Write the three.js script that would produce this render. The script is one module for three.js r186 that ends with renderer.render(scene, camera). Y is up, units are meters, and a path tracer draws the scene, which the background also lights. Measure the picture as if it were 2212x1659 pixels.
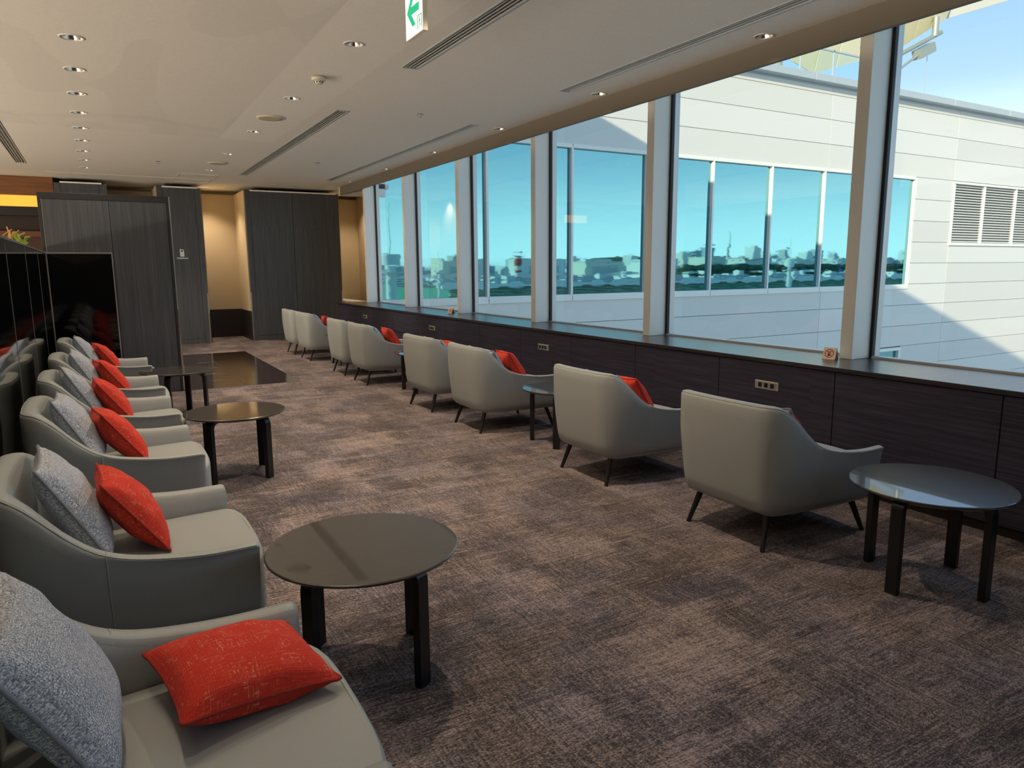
import * as THREE from 'three';
import { RoundedBoxGeometry } from 'three/addons/geometries/RoundedBoxGeometry.js';
import { mergeGeometries, mergeVertices, toCreasedNormals } from 'three/addons/utils/BufferGeometryUtils.js';
import { FontLoader } from 'three/addons/loaders/FontLoader.js';
import { TextGeometry } from 'three/addons/geometries/TextGeometry.js';
import { RectAreaLightUniformsLib } from 'three/addons/lights/RectAreaLightUniformsLib.js';
RectAreaLightUniformsLib.init();

// ------------------------------------------------------------------ camera, sky, sun, exposure
const W = 2212, H = 1659, FPX = 1539;
const scene = new THREE.Scene();
const camera = new THREE.PerspectiveCamera(2 * Math.atan(H / 2 / FPX) * 180 / Math.PI, W / H, 0.05, 6000);
camera.rotation.order = 'YXZ';
camera.position.set(0, 1.5, 0);
camera.rotation.set(-0.16225, -0.52331, -0.00714);
const renderer = new THREE.WebGLRenderer({ antialias: true });
renderer.toneMapping = THREE.LinearToneMapping;
renderer.toneMappingExposure = 1.4;
renderer.shadowMap.enabled = true;
renderer.shadowMap.type = THREE.PCFSoftShadowMap;

{ // clear winter sky: pale at the horizon, blue overhead, the same all round
  const n = 256, a = new Float32Array(n * 8 * 4);
  const stops = [[0, [1.6, 1.7, 1.66]], [3, [1.35, 1.5, 1.54]], [7, [.76, .98, 1.14]], [12, [.36, .55, .80]], [20, [.235, .43, .70]], [35, [.20, .39, .66]], [60, [.17, .36, .62]], [90, [.15, .32, .58]]];
  for (let j = 0; j < n; j++) {
    const el = Math.max(0, (j + .5) / n * 180 - 90);
    let k = 0; while (k < stops.length - 2 && el > stops[k + 1][0]) k++;
    const t = Math.min(1, (el - stops[k][0]) / (stops[k + 1][0] - stops[k][0]));
    const c = j < n / 2 ? [.6, .62, .6] : [0, 1, 2].map((i) => stops[k][1][i] * (1 - t) + stops[k + 1][1][i] * t);
    for (let i = 0; i < 8; i++) a.set([c[0], c[1], c[2], 1], (j * 8 + i) * 4);
  }
  const sky = new THREE.DataTexture(a, 8, n, THREE.RGBAFormat, THREE.FloatType);
  sky.mapping = THREE.EquirectangularReflectionMapping; sky.magFilter = THREE.LinearFilter; sky.needsUpdate = true;
  scene.background = sky; scene.backgroundIntensity = 1.1;
}
const sun = new THREE.DirectionalLight(new THREE.Color(1, .88, .64), 4.2);
sun.position.set(-100, 34.5, 55); sun.target.position.set(0, 0, 0);
sun.castShadow = true; sun.shadow.radius = 1; sun.shadow.mapSize.set(4096, 4096);
Object.assign(sun.shadow.camera, { left: -80, right: 80, top: 60, bottom: -60, near: 1, far: 400 });
scene.add(sun, sun.target);

const DOWN_A = 12, DOWN_L = 1.8, DOWN_R = 4;            // candela of the three rows of ceiling downlights
const WARM = new THREE.Color(1, .79, .56);

// ------------------------------------------------------------------ helpers
let seed = 20240; const rnd = () => { seed = (seed * 1664525 + 1013904223) >>> 0; return seed / 4294967296; };
const R = (a, b) => a + (b - a) * rnd();
const taken = {};
function numbered(n) { taken[n] = (taken[n] ?? -1) + 1; return taken[n] ? n + '_' + String(taken[n]).padStart(3, '0') : n; }
function shade(o) { o.traverse((c) => { if (c.isMesh) { c.castShadow = true; c.receiveShadow = true; } }); }
function tag(o, label, category, group) { o.userData.label = label; o.userData.category = category; if (group) o.userData.group = group; return o; }
function thing(name, label, category, pos = [0, 0, 0], turn = 0, group) {
  const o = new THREE.Group(); o.name = numbered(name); o.position.set(...pos); o.rotation.y = turn; scene.add(o); return tag(o, label, category, group);
}
function part(parent, name, geo, mat, pos) { const m = new THREE.Mesh(geo, mat); m.name = name; if (pos) m.position.set(...pos); parent.add(m); return m; }
function struct(name, geo, mat, pos, parent = scene) { const m = part(parent, name, geo, mat, pos); if (parent === scene) m.userData.kind = 'structure'; return m; }
function structGroup(name, label) { const g = new THREE.Group(); g.name = name; g.userData.kind = 'structure'; if (label) g.userData.label = label; scene.add(g); return g; }
function copy(o, label, pos, turn) { const c = o.clone(); c.userData = { ...o.userData }; c.name = numbered(o.name.replace(/_\d{3}$/, '')); if (label) c.userData.label = label; c.position.set(...pos); if (turn !== undefined) c.rotation.y = turn; scene.add(c); return c; }
// uv in metres from the position, by the side a face looks to
function metreUV(g, off = [0, 0, 0]) {
  if (g.index) g = g.toNonIndexed();
  const p = g.attributes.position, n = g.attributes.normal, uv = new Float32Array(p.count * 2);
  for (let i = 0; i < p.count; i++) {
    const x = p.getX(i) + off[0], y = p.getY(i) + off[1], z = p.getZ(i) + off[2], ax = Math.abs(n.getX(i)), ay = Math.abs(n.getY(i)), az = Math.abs(n.getZ(i));
    if (ay >= ax && ay >= az) { uv[2 * i] = x; uv[2 * i + 1] = z; } else if (ax >= az) { uv[2 * i] = z; uv[2 * i + 1] = y; } else { uv[2 * i] = x; uv[2 * i + 1] = y; }
  }
  g.setAttribute('uv', new THREE.BufferAttribute(uv, 2)); return g;
}
const box = (w, h, d, off) => metreUV(new THREE.BoxGeometry(w, h, d), off);
const rbox = (w, h, d, r = .004, s = 2, off) => metreUV(new RoundedBoxGeometry(w, h, d, s, r), off);
const span = (x0, x1, y0, y1, z0, z1, r) => { const c = [(x0 + x1) / 2, (y0 + y1) / 2, (z0 + z1) / 2], s = [Math.abs(x1 - x0), Math.abs(y1 - y0), Math.abs(z1 - z0)]; const g = r ? rbox(...s, r, 2, c) : box(...s, c); g.translate(...c); return g; };
const cyl = (r0, r1, h, n = 20) => new THREE.CylinderGeometry(r0, r1, h, n);
function bar(a, b, r0, r1, n = 10) { // tapered round bar from a to b
  const A = new THREE.Vector3(...a), B = new THREE.Vector3(...b), g = new THREE.CylinderGeometry(r1, r0, A.distanceTo(B), n);
  g.applyQuaternion(new THREE.Quaternion().setFromUnitVectors(new THREE.Vector3(0, 1, 0), B.clone().sub(A).normalize())); const m = A.add(B).multiplyScalar(.5); g.translate(m.x, m.y, m.z); return g;
}
const tube = (pts, r, n = 24, m = 6, closed = false) => new THREE.TubeGeometry(new THREE.CatmullRomCurve3(pts.map((p) => new THREE.Vector3(...p)), closed), n, r, m, closed);
const lathe = (pts, n = 32) => new THREE.LatheGeometry(pts.map((p) => new THREE.Vector2(...p)), n);

// tileable value noise
const hash = (x, y, s) => { let h = (x * 374761393 + y * 668265263 + s * 974634541) | 0; h = Math.imul(h ^ (h >>> 13), 1274126177); return ((h ^ (h >>> 16)) >>> 0) / 4294967296; };
function vn(x, y, px, py, s) {
  const xi = Math.floor(x), yi = Math.floor(y), fx = x - xi, fy = y - yi, u = fx * fx * (3 - 2 * fx), v = fy * fy * (3 - 2 * fy);
  const x0 = ((xi % px) + px) % px, x1 = (x0 + 1) % px, y0 = ((yi % py) + py) % py, y1 = (y0 + 1) % py;
  const a = hash(x0, y0, s), b = hash(x1, y0, s), c = hash(x0, y1, s), d = hash(x1, y1, s);
  return (a + (b - a) * u) * (1 - v) + (c + (d - c) * u) * v;
}
function tex(w, h, f, srgb, mw = 1, mh = 1) { // f(u, v in pixels) -> [r, g, b] 0..1
  const a = new Uint8Array(w * h * 4);
  for (let j = 0; j < h; j++) for (let i = 0; i < w; i++) { const c = f(i, j), k = (j * w + i) * 4; a[k] = 255 * Math.min(1, Math.max(0, c[0])); a[k + 1] = 255 * Math.min(1, Math.max(0, c[1])); a[k + 2] = 255 * Math.min(1, Math.max(0, c[2])); a[k + 3] = 255; }
  const t = new THREE.DataTexture(a, w, h, THREE.RGBAFormat); t.wrapS = t.wrapT = THREE.RepeatWrapping; t.magFilter = THREE.LinearFilter; t.minFilter = THREE.LinearMipmapLinearFilter; t.generateMipmaps = true;
  if (srgb) t.colorSpace = THREE.SRGBColorSpace; t.repeat.set(1 / mw, 1 / mh); t.needsUpdate = true; return t;
}
const mix = (a, b, t) => a.map((x, i) => x + (b[i] - x) * t);
const S = (c, o = {}) => new THREE.MeshStandardMaterial({ color: c, roughness: .6, ...o });
const P = (c, o = {}) => new THREE.MeshPhysicalMaterial({ color: c, roughness: .6, ...o });

// ------------------------------------------------------------------ materials
const carpetTex = (() => { // woven carpet, broken blocks of brown, mauve and grey yarn, 4 m repeat
  const n = 2048, rects = [];
  let s2 = 7; const r2 = () => { s2 = (s2 * 1664525 + 1013904223) >>> 0; return s2 / 4294967296; };
  const blk = new Float32Array(n * n).fill(.5);
  for (let k = 0; k < 1500; k++) {
    const w = Math.floor(70 + r2() * 300), h = Math.floor(25 + r2() * 130), flip = r2() < .35, ww = flip ? h : w, hh = flip ? w : h, x0 = Math.floor(r2() * n), y0 = Math.floor(r2() * n), val = (r2() - .5) * .62;
    for (let j = 0; j < hh; j++) { const e = Math.floor((hash(j + k * 31, k, 5) - .5) * 26); for (let i = 0; i < ww; i++) { const id = ((y0 + j) % n) * n + ((x0 + i + e + n) % n); blk[id] = blk[id] * .55 + (.5 + val) * .45; } }
  }
  return tex(n, n, (i, j) => {
    const sx = vn(i / 32, j / 2, 64, 1024, 3), sy = vn(i / 2, j / 32, 1024, 64, 4);
    const m = vn(i / 64, j / 64, 32, 32, 9), g = hash(i, j, 11), w = ((i >> 1) + (j >> 1)) & 1;
    let t = blk[j * n + i] + (sx - .5) * .62 * m + (sy - .5) * .5 * (1 - m) + (g - .5) * .45 + (hash(i >> 2, j >> 1, 77) - .5) * .5 + (w - .5) * .06;
    const hue = vn(i / 128, j / 96, 16, 21, 21);
    const dark = mix([.165, .155, .19], [.185, .165, .165], hue), light = mix([.64, .585, .60], [.67, .595, .565], hue);
    t = Math.min(1, Math.max(0, (t - .5) * 1.25 + .47));
    return mix(dark, light, t);
  }, true, 4, 4);
})();
const carpetBump = tex(512, 512, (i, j) => { const v = .5 * hash(i >> 1, j >> 1, 31) + .5 * vn(i / 3, j / 24, 171, 22, 8); return [v, v, v]; }, false, .8, .8);
function woodTex(a, b, seedN, along = 'v', mw = .8, mh = 2.4, streak = 1) {
  return tex(512, 1024, (i, j) => { let [u, v] = along === 'v' ? [i, j] : [j / 2, i * 2];
    const w = vn(u / 3, v / 170, 171, 7, seedN) * .45 + vn(u / 9, v / 340, 57, 4, seedN + 1) * .3 + vn(u / 1.5, v / 40, 342, 26, seedN + 2) * .25 + (hash(i, j, seedN) - .5) * .1;
    return mix(a, b, Math.min(1, Math.max(0, (w - .5) * 1.5 * streak + .5))); }, true, mw, mh);
}
const M = {
  carpet: S(0xffffff, { map: carpetTex, bumpMap: carpetBump, bumpScale: .006, roughness: .97 }),
  tile: P(0x2e211c, { roughness: .13, specularIntensity: 1, clearcoat: .3, clearcoatRoughness: .1 }),
  grout: S(0x6d5a50, { roughness: .8 }),
  ceiling: S(0xe6e2d9, { roughness: .85, map: tex(768, 1024, (i, j) => { // painted board, with the retouched strip and roller marks of the photograph
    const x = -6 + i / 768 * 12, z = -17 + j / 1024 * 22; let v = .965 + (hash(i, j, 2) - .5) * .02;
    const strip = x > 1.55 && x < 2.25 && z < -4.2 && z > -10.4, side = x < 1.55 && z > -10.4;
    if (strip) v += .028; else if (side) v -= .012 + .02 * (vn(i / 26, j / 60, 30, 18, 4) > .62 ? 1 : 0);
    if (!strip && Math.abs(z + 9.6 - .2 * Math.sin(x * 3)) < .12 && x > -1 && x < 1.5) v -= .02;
    return [v, v, v]; }, true, 12, 22) }),
  white: S(0xd9d7cf, { roughness: .6 }),
  trimwhite: S(0xcfd0c9, { roughness: .55 }),
  column: S(0xf0f3ee, { roughness: .45 }),
  beige: S(0xb9a98c, { roughness: .9, bumpMap: tex(256, 256, (i, j) => { const v = hash(i >> 1, j >> 1, 6); return [v, v, v]; }, false, .3, .3), bumpScale: .0015 }),
  wood: S(0xffffff, { map: woodTex([.215, .228, .25], [.345, .355, .375], 40, 'v', .8, 2.4, .8), roughness: .42 }),
  woodedge: S(0x292a2c, { roughness: .4 }),
  counterfront: S(0xffffff, { map: woodTex([.15, .148, .21], [.27, .265, .345], 60, 'h', 1.6, 1.2), roughness: .5 }),
  countertop: P(0xffffff, { map: woodTex([.13, .125, .14], [.27, .25, .255], 80, 'h', 1.8, 1.2), roughness: .3, clearcoat: .35, clearcoatRoughness: .25 }),
  tabletop: P(0xffffff, { map: woodTex([.17, .15, .12], [.235, .205, .165], 90, 'h', 1.2, .8, .7), roughness: .3, ior: 1.6, clearcoat: 1, clearcoatRoughness: .03 }),
  tableleg: S(0x17181b, { roughness: .33 }),
  chairleg: S(0x141416, { roughness: .4 }),
  blackwood: S(0x1b1715, { roughness: .5 }),
  leather: P(0x979c9c, { roughness: .46, specularIntensity: .9, bumpMap: tex(512, 512, (i, j) => { const v = .6 * vn(i / 4, j / 4, 128, 128, 12) + .4 * vn(i / 9, j / 9, 57, 57, 13); return [v, v, v]; }, false, .12, .12), bumpScale: .0004 }),
  stitch: S(0x9da09a, { roughness: .7 }),
  blackglass: P(0x07070a, { roughness: .04, specularIntensity: .8, ior: 1.5 }),
  steel: S(0xc4c3bd, { metalness: .9, roughness: .28 }),
  chrome: S(0xd8d4cc, { metalness: 1, roughness: .16 }),
  alu: S(0xbfc2c0, { metalness: .35, roughness: .4 }),
  darkslot: S(0x14130f, { roughness: .8 }),
  gasket: S(0x16181c, { roughness: .6 }),
  glass: P(new THREE.Color(.965, .985, .975), { roughness: 0, transmission: 1, thickness: 0, ior: 1.5 }),
  plastic: S(0xd8d4c2, { roughness: .5 }),
  offwhite: S(0xcfccc0, { roughness: .6 }),
};
M.reveal = S(0xf4f1ea, { roughness: .35 });
const weaveBump = tex(256, 256, (i, j) => { const a = (i % 16), b = (j % 16), o = ((i >> 4) + (j >> 4)) & 1; const v = o ? Math.sin(Math.PI * a / 16) : Math.sin(Math.PI * b / 16); return [v, v, v]; }, false, .1, .1);
M.greyknit = S(0xffffff, { roughness: .95, bumpMap: weaveBump, bumpScale: .0018, map: tex(512, 512, (i, j) => {
  const o = ((i >> 3) + (j >> 3)) & 1, k = hash(i >> (o ? 4 : 2), j >> (o ? 2 : 4), 17), g = hash(i, j, 3);
  return mix([.46, .49, .55], [.97, .98, 1.0], Math.min(1, Math.max(0, k * .9 + (g - .5) * .25))); }, true, .2, .2) });
M.redweave = S(0xffffff, { roughness: .92, bumpMap: weaveBump, bumpScale: .0009, map: tex(512, 512, (i, j) => {
  const sx = vn(i / 22, j / 2.2, 24, 233, 51), sy = vn(i / 2.2, j / 22, 233, 24, 52), m = vn(i / 60, j / 60, 9, 9, 53), g = hash(i, j, 54);
  const pale = Math.max(0, Math.max(sx, sy) - .80 + (m - .5) * .22) * 7, t = Math.min(1, pale);
  return mix(mix([.70, .125, .08], [.90, .28, .18], g * .6 + sx * .3), [.88, .62, .52], t * .8); }, true, .3, .3) });

// ------------------------------------------------------------------ room shell
const YC = 3.2, ZF = -15.9, ZB = 9.6, XL = -6, XG = 4.88;
const floor = structGroup('floor', 'brown and grey woven carpet floor with a dark tiled inset');
{
  const x0 = .2, x1 = 2.285, z0 = -13.86, z1 = -9.68;                 // the tiled inset
  const sh = new THREE.Shape([[XL, ZB], [5.7, ZB], [5.7, -17.3], [XL, -17.3]].map(([x, z]) => new THREE.Vector2(x, -z)));
  sh.holes.push(new THREE.Path([[x0, z0], [x1, z0], [x1, z1], [x0, z1]].map(([x, z]) => new THREE.Vector2(x, -z))));
  const g = new THREE.ExtrudeGeometry(sh, { depth: .05, bevelEnabled: false }); g.rotateX(-Math.PI / 2); g.translate(0, -.05, 0);
  part(floor, 'carpet', metreUV(g), M.carpet);
  part(floor, 'floor_slab', span(XL, 5.7, -.35, -.05, -17.3, ZB), M.grout);
  part(floor, 'grout_bed', span(x0, x1, -.05, -.006, z0, z1), M.grout);
  const nx = 3, nz = 6, tw = (x1 - x0) / nx, tz = (z1 - z0) / nz;
  for (let i = 0; i < nx; i++) for (let j = 0; j < nz; j++) part(floor, 'tile', new RoundedBoxGeometry(tw - .006, .03, tz - .006, 1, .0015), M.tile, [x0 + tw * (i + .5), -.014, z0 + tz * (j + .5)]);
}
// downlights: [row, x, z, trim radius, candela]
const DL = [];
for (let k = 0; k < 6; k++) DL.push(['centre', 1.87, -3.62 - 2.015 * k + .0, .075, DOWN_A]);
for (let k = 0; k < 14; k++) DL.push(['left', 0, -1.6 - .975 * k, .082, DOWN_L]);
for (let k = -1; k < 6; k++) DL.push(['window', 4.5, -3.98 - 2.048 * k, .072, DOWN_R]);
DL.push(['niche', 2.15, -16.5, .06, 9], ['niche', 5.25, -16.3, .06, 6]);
const SLOTS = [[2.49, -6.05, .6, .13], [2.49, -14.1, -7.97, .13], [4.13, -6.1, 1.5, .115], [4.11, -14.2, -8.0, .115], [-.87, -14.07, -9.2, .13]]; // x, z far, z near, width
{
  const v = (x, z) => new THREE.Vector2(x, -z);
  const sh = new THREE.Shape([v(XL, ZB), v(4.64, ZB), v(4.64, -15.2), v(5.7, -15.2), v(5.7, -17.3), v(XL, -17.3)]);
  for (const [, x, z, r] of DL) { const p = new THREE.Path(); p.absarc(x, -z, r * .86, 0, Math.PI * 2, false); sh.holes.push(p); }
  for (const [x, za, zb, w] of SLOTS) sh.holes.push(new THREE.Path([v(x - w / 2, za), v(x + w / 2, za), v(x + w / 2, zb), v(x - w / 2, zb)]));
  const g = new THREE.ExtrudeGeometry(sh, { depth: .1, bevelEnabled: false, curveSegments: 10 }); g.rotateX(-Math.PI / 2); g.translate(0, YC, 0);
  struct('ceiling', metreUV(g, [6, 0, 17]), M.ceiling);
}
// the floors above and the outer wall of this building, which shade the wing across the yard
struct('wall_upper', span(XL - .3, 5.2, 3.5, 9.0, -18.4, 22), M.white);
struct('wall_plenum', span(XL - .3, XL, -.35, 3.5, -17.6, ZB + .3), M.beige);
struct('wall_left', span(XL, XL + .1, 0, YC, -17.3, ZB), M.beige);
struct('wall_rear', span(XL, 5.2, -.35, 3.5, ZB, ZB + .3), M.beige);
struct('wall_far', span(XL, 5.7, -.35, 3.5, -17.6, -17.3), M.beige);
{ const g = box(2.21, 3.85, .05); g.rotateY(Math.atan2(2.07, .76)); struct('wall_end', g, M.beige, [5.29, 1.575, -15.02]); }
struct('wall_side', span(5.62, 5.72, -.35, 3.5, -17.6, -15.95), M.beige);
struct('wall_right', span(XG - .03, 5.2, -12, .78, -18.3, 22), M.white);
struct('wall_rear_lower', span(-6, 5.2, -12, -.35, 9.6, 22), M.white);
// window bulkhead and blind pocket
struct('trim_1', span(4.62, 4.66, 3.03, 3.5, -15.2, ZB, .003), S(0x7a7368, { roughness: .8 }));
struct('trim_2', span(4.66, 5.2, 3.46, 3.5, -14.1, ZB), M.white);
struct('trim_3', span(4.62, 5.62, 3.03, 3.5, -15.3, -15.2), M.white);
{ // strip of paler board with a shadow gap across the ceiling in front of the far wall
  const t = structGroup('trim_4'); part(t, 'gap_strip', span(-.6, 1.95, 3.193, 3.2, -15.14, -15.1), M.trimwhite);
}
// windows and the white posts between them
const POSTZ = [7.4, 5.28, 3.16, 1.05, -1.06, -3.24, -5.43, -7.55, -9.66, -11.77, -13.84];
POSTZ.forEach((z, k) => {
  const t = structGroup('trim_' + (30 + k), 'white window post with a dark gasket');
  part(t, 'post', span(4.667, XG, .825, 3.5, z - .05, z + .05, .004), M.column);
  part(t, 'gasket', span(XG - .012, XG + .02, .825, 3.5, z + .05, z + .075), M.gasket);
  part(t, 'pressure_plate', span(XG + .02, XG + .08, .6, 3.5, z - .045, z + .075), M.alu);
});
for (let k = 0; k <= POSTZ.length; k++) {
  const za = k ? POSTZ[k - 1] - .05 : ZB, zb = k < POSTZ.length ? POSTZ[k] + .075 : -14.12;
  if (za - zb < .1) continue;
  const t = structGroup('window_' + (k + 1), 'tall clear window pane above the dark counter');
  const g = new THREE.PlaneGeometry(za - zb, 3.5 - .8); g.rotateY(-Math.PI / 2); g.translate(XG, 2.15, (za + zb) / 2);
  part(t, 'pane', g, M.glass);
  part(t, 'sill_frame', span(XG - .02, XG + .06, .78, .84, zb, za), M.alu);
}

// ------------------------------------------------------------------ window counter
{
  const c = thing('window_counter', 'long low dark wood counter running under the windows', 'counter', [4.22, 0, 0]);
  part(c, 'top', span(0, XG - 4.24, .795, .825, -14.45, ZB - .02, .003), M.countertop);
  part(c, 'body', span(.05, XG - 4.26, 0, .79, -14.42, ZB - .02), M.blackwood);
  part(c, 'plinth', span(.035, .05, .0, .06, -14.42, ZB - .02), M.blackwood);
  for (let k = 0, z = ZB - .03; z > -14.4; k++) { const z2 = Math.max(k ? z - 1.035 : 9.41, -14.43); part(c, 'front_panel', span(.022, .05, .06, .788, z2 + .003, z - .003, .002), M.counterfront); z = z2; }
  [-.5, -3.566, -6.64, -9.69, -12.74].forEach((z, i) => {
    const o = thing('power_outlet', ['white three-gang socket plate on the counter below the frame edge', 'white three-gang socket plate nearest the camera, behind the nearest window chair', 'white three-gang socket plate on the counter, second from the right', 'white three-gang socket plate on the counter, third from the right', 'small white socket plate on the counter nearest the far dark wall'][i], 'socket', [4.241, .625, z], 0, 'socket plates on the counter front');
    part(o, 'plate', rbox(.012, .062, .21, .003), M.plastic, [-.005, 0, 0]);
    part(o, 'rim', rbox(.006, .05, .196, .002), M.steel, [-.011, 0, 0]);
    for (const dz of [-.055, 0, .055]) part(o, 'socket', rbox(.006, .034, .032, .002), M.darkslot, [-.0135, 0, dz]);
  });
}
// folded tent cards
{
  const cv = document.createElement('canvas'); cv.width = cv.height = 256; const q = cv.getContext('2d');
  q.fillStyle = '#e9dcc6'; q.fillRect(0, 0, 256, 256); q.fillStyle = '#4a3a30'; q.fillRect(96, 92, 52, 96); q.fillRect(128, 66, 12, 30); q.fillStyle = '#e9dcc6'; q.fillRect(106, 104, 32, 26);
  q.fillStyle = '#4a3a30'; q.beginPath(); q.arc(158, 104, 22, Math.PI * 1.05, Math.PI * 1.95); q.lineWidth = 12; q.strokeStyle = '#4a3a30'; q.stroke();
  q.strokeStyle = '#c3371c'; q.lineWidth = 20; q.beginPath(); q.arc(128, 128, 88, 0, 7); q.stroke(); q.beginPath(); q.moveTo(68, 68); q.lineTo(188, 188); q.stroke();
  const ct = new THREE.CanvasTexture(cv); ct.colorSpace = THREE.SRGBColorSpace;
  const print = S(0xffffff, { map: ct, roughness: .7 }), card = S(0xe9e2d4, { roughness: .7 });
  [[-3.3, 'small folded card with a red no-phone symbol by the nearest window post', .09], [-9.79, 'small folded card on the counter by the distant third window post', .09]].forEach(([z, label, s], i) => {
    const o = thing('tent_card', label, 'sign', [i ? 4.6 : 4.58, .825, z], .25, 'folded cards on the counter');
    for (const d of [-1, 1]) {
      const g = box(.003, s, s * 1.02); g.translate(0, s / 2, 0); g.rotateZ(-d * -.38); g.translate(d * s * .37, 0, 0);
      part(o, 'leaf', g, card);
    }
    const f = new THREE.PlaneGeometry(s * .95, s * .95); f.rotateY(-Math.PI / 2); f.translate(-.0022, s / 2, 0); f.rotateZ(-.38); f.translate(-s * .37, 0, 0); part(o, 'printed_symbol', f, print);
  });
}

// ------------------------------------------------------------------ far wall: dark panels, beige niches
function farPanel(name, label, x0, x1, splits, guardL, guardR) {
  const o = thing(name, label, 'wall panel', [0, 0, 0], 0, 'dark wood panels of the far wall');
  part(o, 'core', span(x0, x1, 0, 3.1, -17.3, ZF - .03), M.blackwood);
  part(o, 'edge_strip', span(x0, x0 + .1, 0, 3.1, ZF - .03, ZF, .003), M.wood); part(o, 'edge_strip', span(x1 - .1, x1, 0, 3.1, ZF - .03, ZF, .003), M.wood);
  const xs = [x0 + .1, ...splits, x1 - .1];
  for (let k = 0; k < xs.length - 1; k++) part(o, 'panel', span(xs[k] + .004, xs[k + 1] - .004, .1, 3.1, ZF - .03, ZF - .004, .003), M.wood);
  part(o, 'kick_board', span(x0 + .1, x1 - .1, 0, .094, ZF - .03, ZF - .004, .003), M.wood);
  part(o, 'top_reveal', span(x0 + .1, x1 - .06, 3.1, 3.125, ZF - .03, ZF + .02), M.reveal);
  if (guardL) part(o, 'corner_guard', span(x0 - .006, x0 + .012, 0, 1.02, ZF - .04, ZF + .006), M.steel);
  if (guardR) part(o, 'corner_guard', span(x1 - .012, x1 + .006, 0, 1.02, ZF - .04, ZF + .006), M.steel);
  return o;
}
farPanel('wall_panel', 'narrow dark wood panel whose top shows above the partition', -.52, .31, [], false, false);
const tel = farPanel('wall_panel', 'narrow dark wood panel carrying the white Telephone sign', 1.18, 1.97, [], false, true);
farPanel('wall_panel', 'wide dark wood double panel behind the farthest chairs', 2.82, 4.78, [3.78], true, true);
// side cheeks of the niches, beige above a black dado
for (const [n, x0, x1] of [['wall_niche', 1.97, 2.82], ['wall_niche_side', .31, 1.18], ['wall_niche_end', 4.78, 5.62]]) {
  const t = structGroup(n, 'beige niche between dark panels');
  part(t, 'back', span(x0, x1, .62, 3.12, -17.3, -17.12), M.beige); part(t, 'dado', span(x0, x1, 0, .62, -17.3, -17.1), M.blackwood);
  part(t, 'cheek', span(x1 - .02, x1, .62, 3.12, -17.12, ZF - .04), M.beige); part(t, 'cheek_dado', span(x1 - .03, x1, 0, .62, -17.1, ZF - .04), M.blackwood);
  part(t, 'cheek', span(x0, x0 + .02, .62, 3.12, -17.12, ZF - .04), M.beige); part(t, 'cheek_dado', span(x0, x0 + .03, 0, .62, -17.1, ZF - .04), M.blackwood);
}
{ // telephone pictogram and word
  const font = await new FontLoader().loadAsync('fonts/droid/droid_sans_bold.typeface.json');
  const o = thing('telephone_sign', 'white mobile phone symbol with the word Telephone on dark panel', 'sign', [1.55, 1.83, ZF - .003]);
  const sign = S(0xe4f0ea, { roughness: .5 }), ink = S(0x20242a, { roughness: .6 });
  const s = new THREE.Shape(); s.moveTo(-.035, -.07); s.lineTo(.035, -.07); s.lineTo(.04, -.062); s.lineTo(.035, .062); s.lineTo(.028, .07); s.lineTo(-.018, .07); s.lineTo(-.025, .088); s.lineTo(-.034, .07); s.lineTo(-.038, .055);
  part(o, 'handset', new THREE.ExtrudeGeometry(s, { depth: .004, bevelEnabled: false }), sign);
  part(o, 'display_window', box(.042, .03, .002), ink, [0, .04, .005]);
  for (let i = 0; i < 3; i++) for (let j = 0; j < 4; j++) part(o, 'key', box(.008, .007, .002), M.wood, [-.017 + i * .017, .004 - j * .018, .004]);
  const g = new TextGeometry('Telephone', { font, size: .03, depth: .004, curveSegments: 4 }); g.computeBoundingBox(); g.translate(-g.boundingBox.max.x / 2, -.115, 0); part(o, 'lettering', g, sign);
}
// ------------------------------------------------------------------ partition, black panels and the tiled wall behind the left chairs
{
  const zf = -9.75, o = thing('partition', 'tall freestanding dark wood partition with metal corner strips', 'partition', [.17, 0, zf]);
  const x0 = -.66, x1 = .675;
  part(o, 'core', span(x0, x1, 0, 2.37, -.16, -.02), M.blackwood);
  part(o, 'frame', span(x0, x1, 2.3, 2.372, -.02, 0, .003), M.woodedge); part(o, 'frame', span(x0, x0 + .04, 0, 2.3, -.02, 0, .003), M.woodedge); part(o, 'frame', span(x1 - .03, x1, 0, 2.3, -.02, 0, .003), M.woodedge);
  part(o, 'panel', span(x0 + .042, .035, 0, 2.298, -.02, -.003, .003), M.wood); part(o, 'panel', span(.04, x1 - .033, 0, 2.298, -.02, -.003, .003), M.wood);
  part(o, 'edge_strip', span(x1, x1 + .012, 0, 2.37, -.16, .004), M.steel);
  part(o, 'corner_guard', span(x1 - .004, x1 + .02, 0, 1.02, -.17, .008, .002), M.chrome);
  part(o, 'edge_strip', span(x0 + .036, x0 + .042, 1.7, 2.3, -.004, .003), M.steel);
  const b = new THREE.Group(); b.name = 'gloss_panel'; b.position.set(-.305, 0, 0); b.userData.label = 'glossy black panel with thin metal edges'; o.add(b);
  part(b, 'black_face', span(-.32, .32, .02, 1.69, .004, .026, .002), M.blackglass);
  part(b, 'edge_trim', span(-.325, .33, 1.69, 1.705, .002, .03), M.steel); part(b, 'edge_trim', span(.32, .332, 0, 1.69, .002, .03), M.steel); part(b, 'edge_trim', span(-.325, -.318, 0, 1.69, .002, .03), M.steel);
}
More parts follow.
